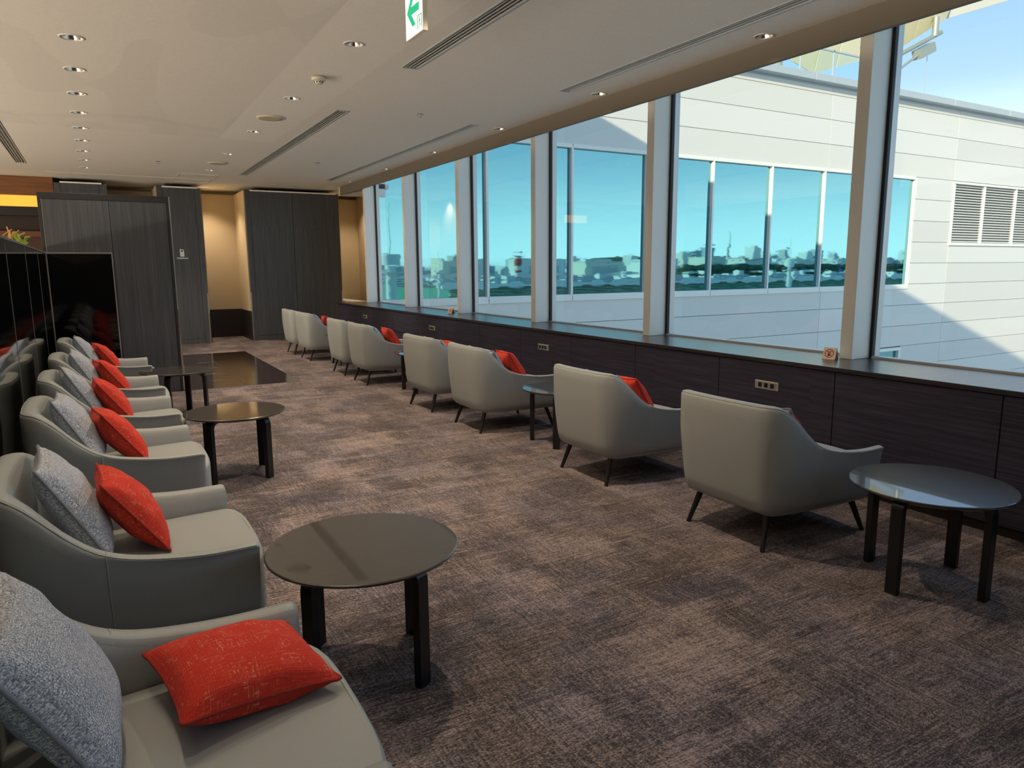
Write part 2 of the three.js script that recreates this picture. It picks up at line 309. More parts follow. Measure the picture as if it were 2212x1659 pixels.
{
  const o = structGroup('wall_gloss', 'low wall of glossy black panels behind the left row of armchairs');
  part(o, 'core', span(-.72, -.485, 0, 1.69, -9.6, ZB - .05), M.blackwood);
  part(o, 'cap', span(-.73, -.452, 1.69, 1.704, -9.72, ZB - .05), M.steel);
  for (let k = 0, z = -9.72; z < ZB - .1; k++) { const z2 = Math.min(z + 1.445, ZB - .06); part(o, 'gloss_panel', span(-.485, -.46, .06, 1.69, z + .004, z2 - .004, .0015), M.blackglass); part(o, 'joint_strip', span(-.484, -.4585, .06, 1.69, z2 - .004, z2 + .004), M.steel); z = z2; }
}
// the dim warm room beyond the low wall
{
  const warmwood = S(0xffffff, { map: woodTex([.40, .25, .13], [.56, .36, .19], 120, 'h', 2, 1.2), roughness: .5 }), darkbrown = S(0x2a1a13, { roughness: .5 }), rust = S(0x6b3d26, { roughness: .6 });
  const t = structGroup('trim_20', 'warm timber bulkhead with a glowing amber cove in the room beyond'); 
  part(t, 'timber_bulkhead', span(-5.9, -.53, 2.86, 3.2, -16.3, -16), warmwood);
  part(t, 'dark_beam', span(-5.9, -.53, 2.5, 2.66, -16.3, -16.02), M.blackwood);
  part(t, 'dark_wall', span(-5.9, -.53, 2.22, 2.5, -16.4, -16.2), darkbrown);
  part(t, 'ledge', span(-5.9, -.53, 2.12, 2.22, -16.4, -16.05), rust);
  part(t, 'brown_wall', span(-5.9, -.53, 0, 2.12, -16.4, -16.12), S(0x4a2a1b, { roughness: .6 }));
  const lamp = thing('cove_light', 'glowing amber light panel high on the wall beyond the partition', 'light', [-1.2, 2.76, -16.06]);
  part(lamp, 'diffuser', box(1.3, .2, .04), new THREE.MeshStandardMaterial({ color: 0xb9803a, emissive: new THREE.Color(.72, .36, .035), emissiveIntensity: 1.0, roughness: .6 }));
  const l = new THREE.RectAreaLight(new THREE.Color(1, .55, .15), 1, 1.3, .2); l.position.set(-1.2, 2.76, -16.02); l.lookAt(-1.2, 2.76, 0); scene.add(l);
}
{ // the backlit feature wall of the neighbouring bar area, whose amber light washes the ceiling from the left
  const w = thing('backlit_wall', 'amber backlit feature wall of the neighbouring room behind the low black wall', 'light', [-5.86, .6, -5.8]);
  part(w, 'diffuser', box(.06, .7, 17.5), new THREE.MeshStandardMaterial({ color: 0xffd9a0, emissive: new THREE.Color(1, .72, .42), emissiveIntensity: 1, roughness: .6 }));
  for (let k = 0; k < 8; k++) part(w, 'rib', box(.03, .76, .05), M.blackwood, [.04, 0, -8.7 + k * 2.486]);
  const l = new THREE.RectAreaLight(new THREE.Color(1, .87, .70), 23, 17.5, .7); l.position.set(-5.8, .6, -5.8); l.lookAt(0, 5, -5.8); scene.add(l);
}
// ------------------------------------------------------------------ ceiling fittings
{
  const glow = new THREE.MeshStandardMaterial({ color: 0xffe2b8, emissive: new THREE.Color(1, .78, .5), emissiveIntensity: .35 });
  const kinds = {};
  const rowName = { centre: 'in the row above the aisle', left: 'in the close-set left row', window: 'in the row beside the windows', niche: 'in a beige niche' };
  const count = {};
  for (const [row, x, z, r, cd] of DL) {
    const key = r; count[row] = (count[row] ?? 0) + 1;
    kinds[key] ??= { trim: lathe([[r * .84, .03], [r * .84, .002], [r * .9, -.006], [r, -.006], [r * 1.04, -.003], [r * 1.04, .0]], 28), cone: lathe([[r * .42, .1], [r * .6, .07], [r * .75, .03], [r * .85, .0]], 24), can: lathe([[0.0001, .125], [r * .9, .125], [r * .9, .0995]], 16), lamp: (() => { const g = lathe([[.0001, .094], [r * .4, .094], [r * .42, .1], [.0001, .1]], 16); return g; })() };
    const K = kinds[key];
    const o = thing('downlight', `ceiling downlight, ${['first', 'second', 'third', 'fourth', 'fifth', 'sixth', 'seventh', 'eighth', 'ninth', 'tenth', 'eleventh', 'twelfth', 'thirteenth', 'fourteenth'][count[row] - 1]} from the camera ${rowName[row]}`, 'downlight', [x, YC, z], 0, 'recessed ceiling downlights');
    part(o, 'trim_ring', K.trim, M.white); part(o, 'reflector', K.cone, M.chrome); part(o, 'can', K.can, M.darkslot); part(o, 'lamp', K.lamp, glow);
    const s = new THREE.SpotLight(WARM, cd, 0, row === 'window' ? .55 : .95, row === 'window' ? .5 : .75, 2); s.position.set(x, YC + .012, z); s.target.position.set(x, 0, z); s.castShadow = true; s.shadow.radius = 1.5; scene.add(s, s.target);
  }
  SLOTS.forEach(([x, za, zb, w], i) => {
    const o = thing('slot_diffuser', ['long linear air slot above the aisle near the exit sign', 'long linear air slot above the aisle further down the room', 'long linear air slot near the windows overhead', 'long linear air slot near the windows further down', 'linear air slot at the left edge of the ceiling'][i], 'air vent', [x, YC, (za + zb) / 2]); const L = zb - za;
    part(o, 'duct', span(-w / 2, w / 2, .09, .1, -L / 2, L / 2), M.darkslot);
    part(o, 'duct_side', span(-w / 2, -w / 2 + .004, .012, .09, -L / 2, L / 2), M.darkslot); part(o, 'duct_side', span(w / 2 - .004, w / 2, .012, .09, -L / 2, L / 2), M.darkslot);
    for (const d of [-1, 1]) { part(o, 'frame_rail', span(d * w / 2 - .005, d * w / 2 + .009, -.006, .012, -L / 2 - .012, L / 2 + .012), M.alu); part(o, 'end_cap', span(-w / 2, w / 2, -.008, .02, d * L / 2 - .006, d * L / 2 + .012), M.alu); }
    for (const d of w > .12 ? [-.25, 0, .25] : [-.17, .17]) { const g = box(.008, .03, L - .01); g.rotateZ(-.3); part(o, 'blade', g, M.alu, [d * w, .012, 0]); }
  });
  const sm = thing('smoke_detector', 'round cream smoke detector on the ceiling by the aisle downlights', 'smoke detector', [1.886, YC, -6.7]);
  part(sm, 'base', lathe([[.0001, 0], [.062, 0], [.062, -.03], [.055, -.04], [.0001, -.04]], 28), M.plastic); part(sm, 'chamber', lathe([[.03, -.04], [.036, -.046], [.036, -.058], [.028, -.066], [.0001, -.066]], 20), M.plastic);
  for (let k = 0; k < 8; k++) { const a = k * Math.PI / 4; part(sm, 'vent', box(.006, .012, .012), M.darkslot, [Math.cos(a) * .035, -.052, Math.sin(a) * .035]); }
  [[1.88, -8.71, 'nearer of two round cream ceiling speakers'], [1.872, -12.72, 'further of two round cream ceiling speakers']].forEach(([x, z, l]) => { const o = thing('ceiling_speaker', l, 'speaker', [x, YC, z], 0, 'ceiling speakers'); part(o, 'rim', lathe([[.13, 0], [.15, 0], [.15, -.01], [.13, -.014]], 36), M.plastic); part(o, 'grille', lathe([[.0001, -.012], [.1, -.013], [.131, -.012], [.131, 0], [.0001, 0]], 36), S(0xb5ab90, { roughness: .8 })); });
  [[3.31, -7.75, 'small chrome sprinkler head nearest the camera'], [3.29, -11.99, 'small chrome sprinkler head between the two rear air slots'], [1.02, -12.98, 'small chrome sprinkler head over the left side at the rear'], [3.74, -15.6, 'small chrome sprinkler head over the wide far panel']].forEach(([x, z, l]) => {
    const o = thing('sprinkler', l, 'sprinkler', [x, YC, z], 0, 'ceiling sprinklers'); part(o, 'flange', lathe([[.0001, -.004], [.03, -.004], [.038, 0], [.0001, 0]], 20), M.steel); part(o, 'stem', lathe([[.0001, -.004], [.011, -.004], [.007, -.03], [.0001, -.03]], 12), M.steel); part(o, 'deflector', lathe([[.0001, -.034], [.018, -.034], [.018, -.03], [.0001, -.03]], 16), M.steel);
  });
  [[1.78, -14.55, 'nearer square access hatch in the ceiling before the far wall'], [1.75, -15.35, 'further square access hatch in the ceiling before the far wall']].forEach(([x, z, l]) => { const o = thing('access_hatch', l, 'hatch', [x, YC, z], 0, 'ceiling access hatches'); part(o, 'hatch_panel', box(.6, .004, .42), M.ceiling, [0, -.003, 0]); for (const [w, d, a, b] of [[.66, .02, 0, -.225], [.66, .02, 0, .225], [.02, .45, -.32, 0], [.02, .45, .32, 0]]) part(o, 'hatch_frame', box(w, .01, d), M.offwhite, [a, -.005, b]); part(o, 'latch', cyl(.015, .015, .006, 12), M.steel, [-.25, -.008, -.15]); });
}
{ // hanging exit sign
  const cv = document.createElement('canvas'); cv.width = 500; cv.height = 640; const q = cv.getContext('2d'); // 2000 pixels to the metre
  q.fillStyle = '#ece8f4'; q.fillRect(0, 0, 500, 640); q.fillStyle = '#00a878';
  const X = (u) => u * 500, Y = (v) => 640 - v * 2000; q.beginPath();
  [[.09, .145], [.40, .055], [.60, .055], [.36, .123], [.82, .123], [.82, .168], [.36, .168], [.60, .236], [.40, .236]].forEach(([u, v], i) => q[i ? 'lineTo' : 'moveTo'](X(u), Y(v))); q.closePath(); q.fill();
  q.fillStyle = '#15805f'; q.fillRect(X(.70), Y(.095), X(.26), 150); q.fillStyle = '#e6f6f0'; q.fillRect(X(.735), Y(.09), X(.19), 150);
  q.strokeStyle = '#15805f'; q.lineWidth = 12; q.beginPath(); q.arc(X(.82), Y(.078), 8, 0, 7); q.stroke(); q.beginPath(); q.moveTo(X(.83), Y(.07)); q.lineTo(X(.84), Y(.045)); q.lineTo(X(.80), Y(.02)); q.moveTo(X(.84), Y(.045)); q.lineTo(X(.88), Y(.03)); q.moveTo(X(.83), Y(.066)); q.lineTo(X(.78), Y(.055)); q.moveTo(X(.83), Y(.066)); q.lineTo(X(.88), Y(.06)); q.stroke();
  const ct = new THREE.CanvasTexture(cv); ct.colorSpace = THREE.SRGBColorSpace;
  const face = new THREE.MeshStandardMaterial({ map: ct, emissive: 0xffffff, emissiveMap: ct, emissiveIntensity: .55, roughness: .4 });
  const o = thing('exit_sign', 'white hanging exit sign with a green left arrow', 'sign', [1.75, 2.85, -4.155]);
  const body = rbox(.03, .32, .256, .003); part(o, 'housing', body, M.plastic, [.017, .16, 0]);
  const f = new THREE.PlaneGeometry(.25, .314); f.rotateY(-Math.PI / 2); part(o, 'lit_face', f, face, [0, .16, 0]);
  part(o, 'hanger', box(.02, .035, .1), M.plastic, [.017, .333, 0]);
}

// ------------------------------------------------------------------ armchairs
const YB = .2;
const planPts = [[.405, .44], [.27, .438], [.12, .43], [-.04, .418], [-.17, .405], [-.28, .386], [-.36, .35], [-.405, .29], [-.42, .16], [-.425, 0]];
const planCurve = new THREE.CatmullRomCurve3([...planPts, ...planPts.slice(0, -1).reverse().map(([x, z]) => [x, -z])].map(([x, z]) => new THREE.Vector3(x, 0, z)), false, 'centripetal');
const NU = 72, PLAN = [];
for (let i = 0; i <= NU; i++) { const p = planCurve.getPointAt(i / NU), t = planCurve.getTangentAt(i / NU); PLAN.push({ x: p.x, z: p.z, nx: t.z, nz: -t.x }); }
if (PLAN[NU / 2].nx > 0) for (const q of PLAN) { q.nx *= -1; q.nz *= -1; }
const HK = [[-.5, .79], [-.37, .79], [-.315, .768], [-.25, .712], [-.18, .64], [-.10, .578], [-.01, .542], [.12, .52], [.25, .51], [.41, .512]];
const rimH = (x) => { let k = 0; while (k < HK.length - 2 && x > HK[k + 1][0]) k++; const p0 = HK[Math.max(0, k - 1)], p1 = HK[k], p2 = HK[k + 1], p3 = HK[Math.min(HK.length - 1, k + 2)], t = Math.min(1, Math.max(0, (x - p1[0]) / (p2[0] - p1[0]))); const m1 = (p2[1] - p0[1]) / Math.max(.01, p2[0] - p0[0]) * (p2[0] - p1[0]), m2 = (p3[1] - p1[1]) / Math.max(.01, p3[0] - p1[0]) * (p2[0] - p1[0]); const t2 = t * t, t3 = t2 * t; return (2 * t3 - 3 * t2 + 1) * p1[1] + (t3 - 2 * t2 + t) * m1 + (-2 * t3 + 3 * t2) * p2[1] + (t3 - t2) * m2; };
const taper = (y, back) => -(.06 - .02 * back) * Math.pow(1 - Math.min(1, (y - YB) / .42), 1.4);
function chairShell() {
  const sect = (q, dx = 0, inset = 0) => {
    const Hh = rimH(q.x) - inset, back = Math.max(0, -q.nx), th = .07 + .02 * back, out = [];
    const put = (off, y) => out.push([q.x + q.nx * off + dx, y, q.z + q.nz * off]);
    put(taper(YB, back) - .055, YB + inset); put(taper(YB, back) - .022, YB + .008 + inset); put(taper(YB + .03, back) - .004 - inset, YB + .032);
    for (let k = 1; k <= 9; k++) { const y = YB + .032 + (Hh - .024 - YB - .032) * k / 9; put(taper(y, back) - inset, y); }
    put(-.006 - inset, Hh - .010); put(-.018 - inset * .5, Hh - .002); put(-.034, Hh); put(-th + .03, Hh - .001); put(-th + .012 + inset * .5, Hh - .009); put(-th + inset, Hh - .026);
    for (let k = 1; k <= 6; k++) { const y = Hh - .026 + (.34 - Hh + .026) * k / 6; put(-th + inset - .012 * Math.sin(k / 6 * 3) - .03 * back * k / 6, y); }
    return out;
  };
  const rows = [sect(PLAN[0], .012, .014), sect(PLAN[0], .009, .005), ...PLAN.map((q) => sect(q)), sect(PLAN[NU], .009, .005), sect(PLAN[NU], .012, .014)];
  const m = rows[0].length, pos = [], idx = [];
  rows.forEach((r) => r.forEach((p) => pos.push(...p)));
  for (let i = 0; i < rows.length - 1; i++) for (let j = 0; j < m - 1; j++) { const a = i * m + j, b = a + m; idx.push(a, a + 1, b, b, a + 1, b + 1); }
  for (const [i, f] of [[0, 1], [rows.length - 1, 0]]) { // flat ends of the arms
    for (let j = 0; j < Math.floor(m / 2) - 1; j++) { const a = i * m + j, b = i * m + j + 1, c = i * m + m - 1 - j, d = c - 1; if (f) idx.push(a, c, b, b, c, d); else idx.push(a, b, c, b, d, c); }
  }
  let g = new THREE.BufferGeometry(); g.setAttribute('position', new THREE.Float32BufferAttribute(pos, 3)); g.setIndex(idx); g.computeVertexNormals();
  g = metreUV(toCreasedNormals(g, .9)); return g;
}
function seatGeo() {
  const pts = [], off = -.08;
  for (let i = 6; i <= NU - 6; i += 3) { const q = PLAN[i]; pts.push(new THREE.Vector2(q.x + q.nx * (off - .012 * Math.max(0, -q.nx)), -(q.z + q.nz * off))); }
  const a = pts[0], b = pts[pts.length - 1], sh = new THREE.Shape();
  sh.moveTo(a.x, a.y); pts.slice(1).forEach((p) => sh.lineTo(p.x, p.y));
  sh.lineTo(.40, b.y * 1.005); for (let k = 1; k < 14; k++) { const t = k / 14, s = Math.cos(t * Math.PI); sh.lineTo(.405 + .062 * Math.pow(1 - s * s * s * s, .6), b.y * 1.005 * s); } sh.lineTo(.40, a.y * 1.005);
  const g = new THREE.ExtrudeGeometry(sh, { depth: .165, bevelEnabled: true, bevelThickness: .026, bevelSize: .02, bevelOffset: -.02, bevelSegments: 5, curveSegments: 8 }); g.rotateX(-Math.PI / 2); g.translate(0, .213, 0);
  const p = g.attributes.position; // gently crowned cushion
  for (let i = 0; i < p.count; i++) if (p.getY(i) > .37) { const x = p.getX(i), z = p.getZ(i); p.setY(i, p.getY(i) + .018 * Math.max(0, 1 - (z / .36) ** 2) + .01 * Math.min(1, Math.max(-1, x / .4))); }
  g.computeVertexNormals(); return metreUV(toCreasedNormals(g, .7));
}
function seamGeo(i0) { // raised stitched seam down the outside of a side
  const q = PLAN[i0], Hh = rimH(q.x), pts = [];
  for (let k = 0; k <= 14; k++) { const y = YB + .03 + (Hh - .02 - YB - .03) * k / 14; pts.push([q.x + q.nx * (taper(y, Math.max(0, -q.nx)) + .0005), y, q.z + q.nz * (taper(y, 0) + .0005)]); }
  pts.push([q.x + q.nx * -.012, Hh - .004, q.z + q.nz * -.012], [q.x + q.nx * -.036, Hh + .0005, q.z + q.nz * -.036], [q.x + q.nx * -.068, Hh - .022, q.z + q.nz * -.068]);
  return tube(pts, .0024, 40, 5);
}
function rimSeam() { return tube(PLAN.filter((_, i) => i % 2 === 0).map((q) => [q.x + q.nx * -.009, rimH(q.x) - .006, q.z + q.nz * -.009]), .0022, 130, 5); }
const CH = { shell: chairShell(), seat: seatGeo(), seams: (() => { let k = 0; while (PLAN[k].x > -.06) k++; return [seamGeo(k), seamGeo(NU - k)]; })(), rim: rimSeam(), front: tube([[.415, .385, -.33], [.455, .397, -.2], [.468, .405, 0], [.455, .397, .2], [.415, .385, .33]], .0022, 30, 5) };
function makeChair(label, pos, group) {
  const o = thing('armchair', label, 'armchair', pos, 0, group);
  part(o, 'shell', CH.shell, M.leather); part(o, 'seat', CH.seat, M.leather);
  CH.seams.forEach((g) => part(o, 'side_seam', g, M.stitch)); part(o, 'rim_seam', CH.rim, M.stitch);
  for (const s of [-1, 1]) { part(o, 'leg', bar([-.345, 0, s * .275], [-.27, .23, s * .235], .0125, .02, 12), M.chairleg); part(o, 'leg', bar([.40, 0, s * .345], [.325, .23, s * .29], .0125, .02, 12), M.chairleg); }
  part(o, 'base_frame', mergeGeometries([span(-.29, .34, .185, .215, -.02, .02), span(-.29, -.25, .185, .215, -.25, .25), span(.30, .34, .185, .215, -.3, .3)].map((g) => g)), M.chairleg);
  return o;
}
const chairs = [];
const LEFT = [-1.66, -3.04, -4.55, -5.82, -7.12, -8.74], RIGHT = [-2.72, -4.07, -5.93, -7.08, -9.11, -10.1, -12.0, -13.04];
const ORD = ['nearest', 'second', 'third', 'fourth', 'fifth', 'sixth', 'seventh', 'farthest'];
const lName = (i) => i === 0 ? 'grey leather armchair at the bottom left corner, red cushion lying on its seat' : i === 5 ? 'grey leather armchair farthest along the black wall, beside the partition' : `grey leather armchair, ${ORD[i]} from the camera along the black wall`;
const rName = (i) => i === 0 ? 'grey leather armchair nearest the camera in the window row, seen from behind' : i === 7 ? 'grey leather armchair at the far end of the window row' : `grey leather armchair, ${ORD[i]} from the camera in the window row`;
let proto;
LEFT.forEach((z, i) => { if (!proto) chairs.push(proto = makeChair(lName(i), [.02, 0, z], 'armchairs in two facing-window rows')); else chairs.push(copy(proto, lName(i), [.02, 0, z], 0)); });
const RTURN = [0, 0, -.02, .03, -.02, .0, .02, -.01];
RIGHT.forEach((z, i) => chairs.push(copy(proto, rName(i), [3.28, 0, z], RTURN[i])));

// ------------------------------------------------------------------ cushions
function pillowGeo(w, h, t, sd) {
  const n = 26, pos = [], idx = [], uv = [];
  for (const side of [1, -1]) {
    const base = pos.length / 3;
    for (let j = 0; j <= n; j++) for (let i = 0; i <= n; i++) {
      const u = -1 + 2 * i / n, v = -1 + 2 * j / n, pinch = 1 - .075 * (1 - v * v) * Math.pow(Math.abs(u), 1.5), pinch2 = 1 - .075 * (1 - u * u) * Math.pow(Math.abs(v), 1.5);
      const e = Math.max(0, (1 - u * u) * (1 - v * v)), b = Math.pow(e, .42), wr = (vn(u * 3 + sd * 7 + 40, v * 3 + 40, 999, 999, sd) - .5) * .02 * b;
      pos.push(u * w / 2 * pinch, v * h / 2 * pinch2, side * (b * t / 2 + wr)); uv.push(u * w / 2 + .5, v * h / 2 + .5);
    }
    for (let j = 0; j < n; j++) for (let i = 0; i < n; i++) { const a = base + j * (n + 1) + i, b = a + 1, c = a + n + 1, d = c + 1; if (side > 0) idx.push(a, b, c, b, d, c); else idx.push(a, c, b, b, c, d); }
  }
  const g = new THREE.BufferGeometry(); g.setAttribute('position', new THREE.Float32BufferAttribute(pos, 3)); g.setAttribute('uv', new THREE.Float32BufferAttribute(uv, 2)); g.setIndex(idx); g.computeVertexNormals(); return g;
}
function pipingGeo(w, h) {
  const pts = [], edge = (u, v) => [u * w / 2 * (1 - .075 * (1 - v * v) * Math.pow(Math.abs(u), 1.5)), v * h / 2 * (1 - .075 * (1 - u * u) * Math.pow(Math.abs(v), 1.5)), 0];
  for (let k = 0; k < 10; k++) pts.push(edge(-1 + 2 * k / 10, -1)); for (let k = 0; k < 10; k++) pts.push(edge(1, -1 + 2 * k / 10)); for (let k = 0; k < 10; k++) pts.push(edge(1 - 2 * k / 10, 1)); for (let k = 0; k < 10; k++) pts.push(edge(-1, 1 - 2 * k / 10));
  const t = tube(pts, .0055, 120, 6, true); return t;
}
const PG = [pillowGeo(.43, .43, .16, 3), pillowGeo(.43, .43, .15, 4)], PR = [pillowGeo(.38, .36, .16, 5), pillowGeo(.38, .36, .15, 6)], pipG = pipingGeo(.43, .43), pipR = pipingGeo(.38, .36);
function cushion(kind, label, x, y, z, lean, yaw, roll, v) { // stands facing +x, leaning back by lean
  const grey = kind === 'grey', o = thing(grey ? 'grey_cushion' : 'red_cushion', label, 'cushion', [x, y, z], 0, grey ? 'grey woven cushions' : 'red woven cushions');
  o.rotation.order = 'YZX'; o.rotation.set(0, yaw, lean);
  const geo = (g) => { const c = g.clone(); c.rotateZ(roll); c.rotateY(Math.PI / 2); return c; };
  part(o, 'cover', geo((grey ? PG : PR)[v % 2]), grey ? M.greyknit : M.redweave); part(o, 'piping', geo(grey ? pipG : pipR), grey ? M.greyknit : M.redweave);
}
LEFT.forEach((z, i) => {
  const where = i === 0 ? 'in the nearest left armchair' : i === 5 ? 'in the left armchair beside the partition' : `in the ${ORD[i]} armchair along the black wall`;
  cushion('grey', `grey knitted cushion ${where}`, .02 - .17 + R(-.01, .01), .625, z - .07 + R(-.02, .02), .5, R(-.08, .12), R(-.06, .06), i);
  if (i) cushion('red', `red flecked cushion ${where}`, .02 + .02 + R(-.01, .01), .572, z - .07 + R(-.03, .03), .62, R(0, .22), R(-.05, .05), i);
});
{ // the red cushion lying on the nearest seat
  const o = thing('red_cushion', 'red flecked cushion lying flat on the nearest armchair seat', 'cushion', [.24, .485, -1.83], 0, 'red woven cushions'); o.rotation.order = 'YXZ'; o.rotation.set(.03, .16, -.1);
  const geo = (g) => { const c = g.clone(); c.rotateX(-Math.PI / 2); return c; };
  part(o, 'cover', geo(PR[0]), M.redweave); part(o, 'piping', geo(pipR), M.redweave);
}
RIGHT.forEach((z, i) => {
  const where = i === 0 ? 'in the nearest window armchair, mostly hidden by its back' : i === 7 ? 'in the farthest window armchair' : `in the ${ORD[i]} armchair of the window row`;
  cushion('grey', `grey knitted cushion ${where}`, 3.28 - .15, .575, z + [.12, .1, .1, .16, .1, .1, .1, .1][i], .5, R(-.1, .1), R(-.06, .06), i);
  if (i !== 5 && i !== 7) cushion('red', `red flecked cushion ${where}`, 3.28 + [.1, .06, .06, .03, .06, .05, .05, .05][i], [.535, .555, .568, .568, .568, .568, .568, .568][i], z + [0, .04, .14, .1, .13, .1, .1, .1][i], .55, R(-.2, .05), R(-.06, .06), i + 1);
});

// ------------------------------------------------------------------ round side tables
const legShape = new THREE.Shape(); // bent ply leg, seen from the side: foot, upright, bend, arm under the top
legShape.moveTo(.285, 0); legShape.lineTo(.285, .395); legShape.quadraticCurveTo(.285, .452, .225, .452); legShape.lineTo(.09, .452); legShape.lineTo(.09, .43); legShape.lineTo(.215, .43); legShape.quadraticCurveTo(.253, .428, .253, .385); legShape.lineTo(.253, 0);
const legG = new THREE.ExtrudeGeometry(legShape, { depth: .05, bevelEnabled: true, bevelSize: .003, bevelThickness: .003, bevelOffset: -.003, bevelSegments: 2, curveSegments: 8 }); legG.translate(0, 0, -.025);
const topG = (() => { const g = lathe([[.0001, .452], [.28, .452], [.325, .458], [.347, .468], [.352, .474], [.352, .478], [.348, .481], [.0001, .481]], 64); return metreUV(toCreasedNormals(g, .5)); })();
function makeTable(label, x, z, deg) {
  const o = thing('side_table', label, 'table', [x, 0, z], 0, 'round dark side tables');
  part(o, 'table_top', topG, M.tabletop);
  for (let k = 0; k < 4; k++) { const m = part(o, 'leg', legG, M.tableleg); m.rotation.y = -(deg * Math.PI / 180 + k * Math.PI / 2); }
}
makeTable('round dark table nearest the camera on the left, beside the red cushion', .78, -2.475, 62);
makeTable('round dark table in the middle of the left row', .80, -5.44, 49);
makeTable('round dark table farthest along the left row, before the partition', .645, -8.02, 25);
makeTable('round dark table at the right edge reflecting the bright window', 3.33, -1.82, 87);
makeTable('round dark table between the second and third window armchairs', 3.40, -5.02, 45);
makeTable('round dark table between the fourth and fifth window armchairs', 3.42, -8.12, 45);
makeTable('round dark table between the sixth and seventh window armchairs', 3.38, -11.1, 45);

// ------------------------------------------------------------------ planting on the far side of the low wall
{
  const o = thing('twig_plant', 'bare golden twigs and small green leaves above the black wall', 'plant', [-.62, 1.704, -7.6]);
  const twig = S(0xb98a44, { roughness: .7 }), leaf = P(0x86a020, { roughness: .6, transmission: .3, thickness: 0 });
  part(o, 'planter', span(-.08, .08, 0, .03, -1.4, .8, .005), M.blackwood);
  for (let k = 0; k < 9; k++) { const z = R(-.15, .35), y = R(.06, .2), p = [R(-.02, .02), 0.02, z]; part(o, 'twig', tube([p, [p[0] + R(-.03, .03), y * .5, z + R(-.06, .04)], [p[0] + R(-.05, .08), y, z + R(-.12, .08)]], .005, 8, 5), twig); }
  const lg = new THREE.SphereGeometry(.03, 8, 6); lg.scale(1, .25, .6);
  for (let k = 0; k < 4; k++) { const z = -1.2 + k * .22, y = R(.06, .15), st = part(o, 'stem', tube([[0, .02, z], [R(-.03, .03), y * .5, z + .04], [R(-.03, .05), y, z + R(-.06, .06)]], .004, 8, 5), twig); for (let q = 0; q < 5; q++) { const l = part(st, 'leaf', lg, leaf, [R(-.04, .06), y * R(.5, 1.1), z + R(-.08, .08)]); l.rotation.set(R(-1, 1), R(0, 6), R(-1, 1)); } }
}

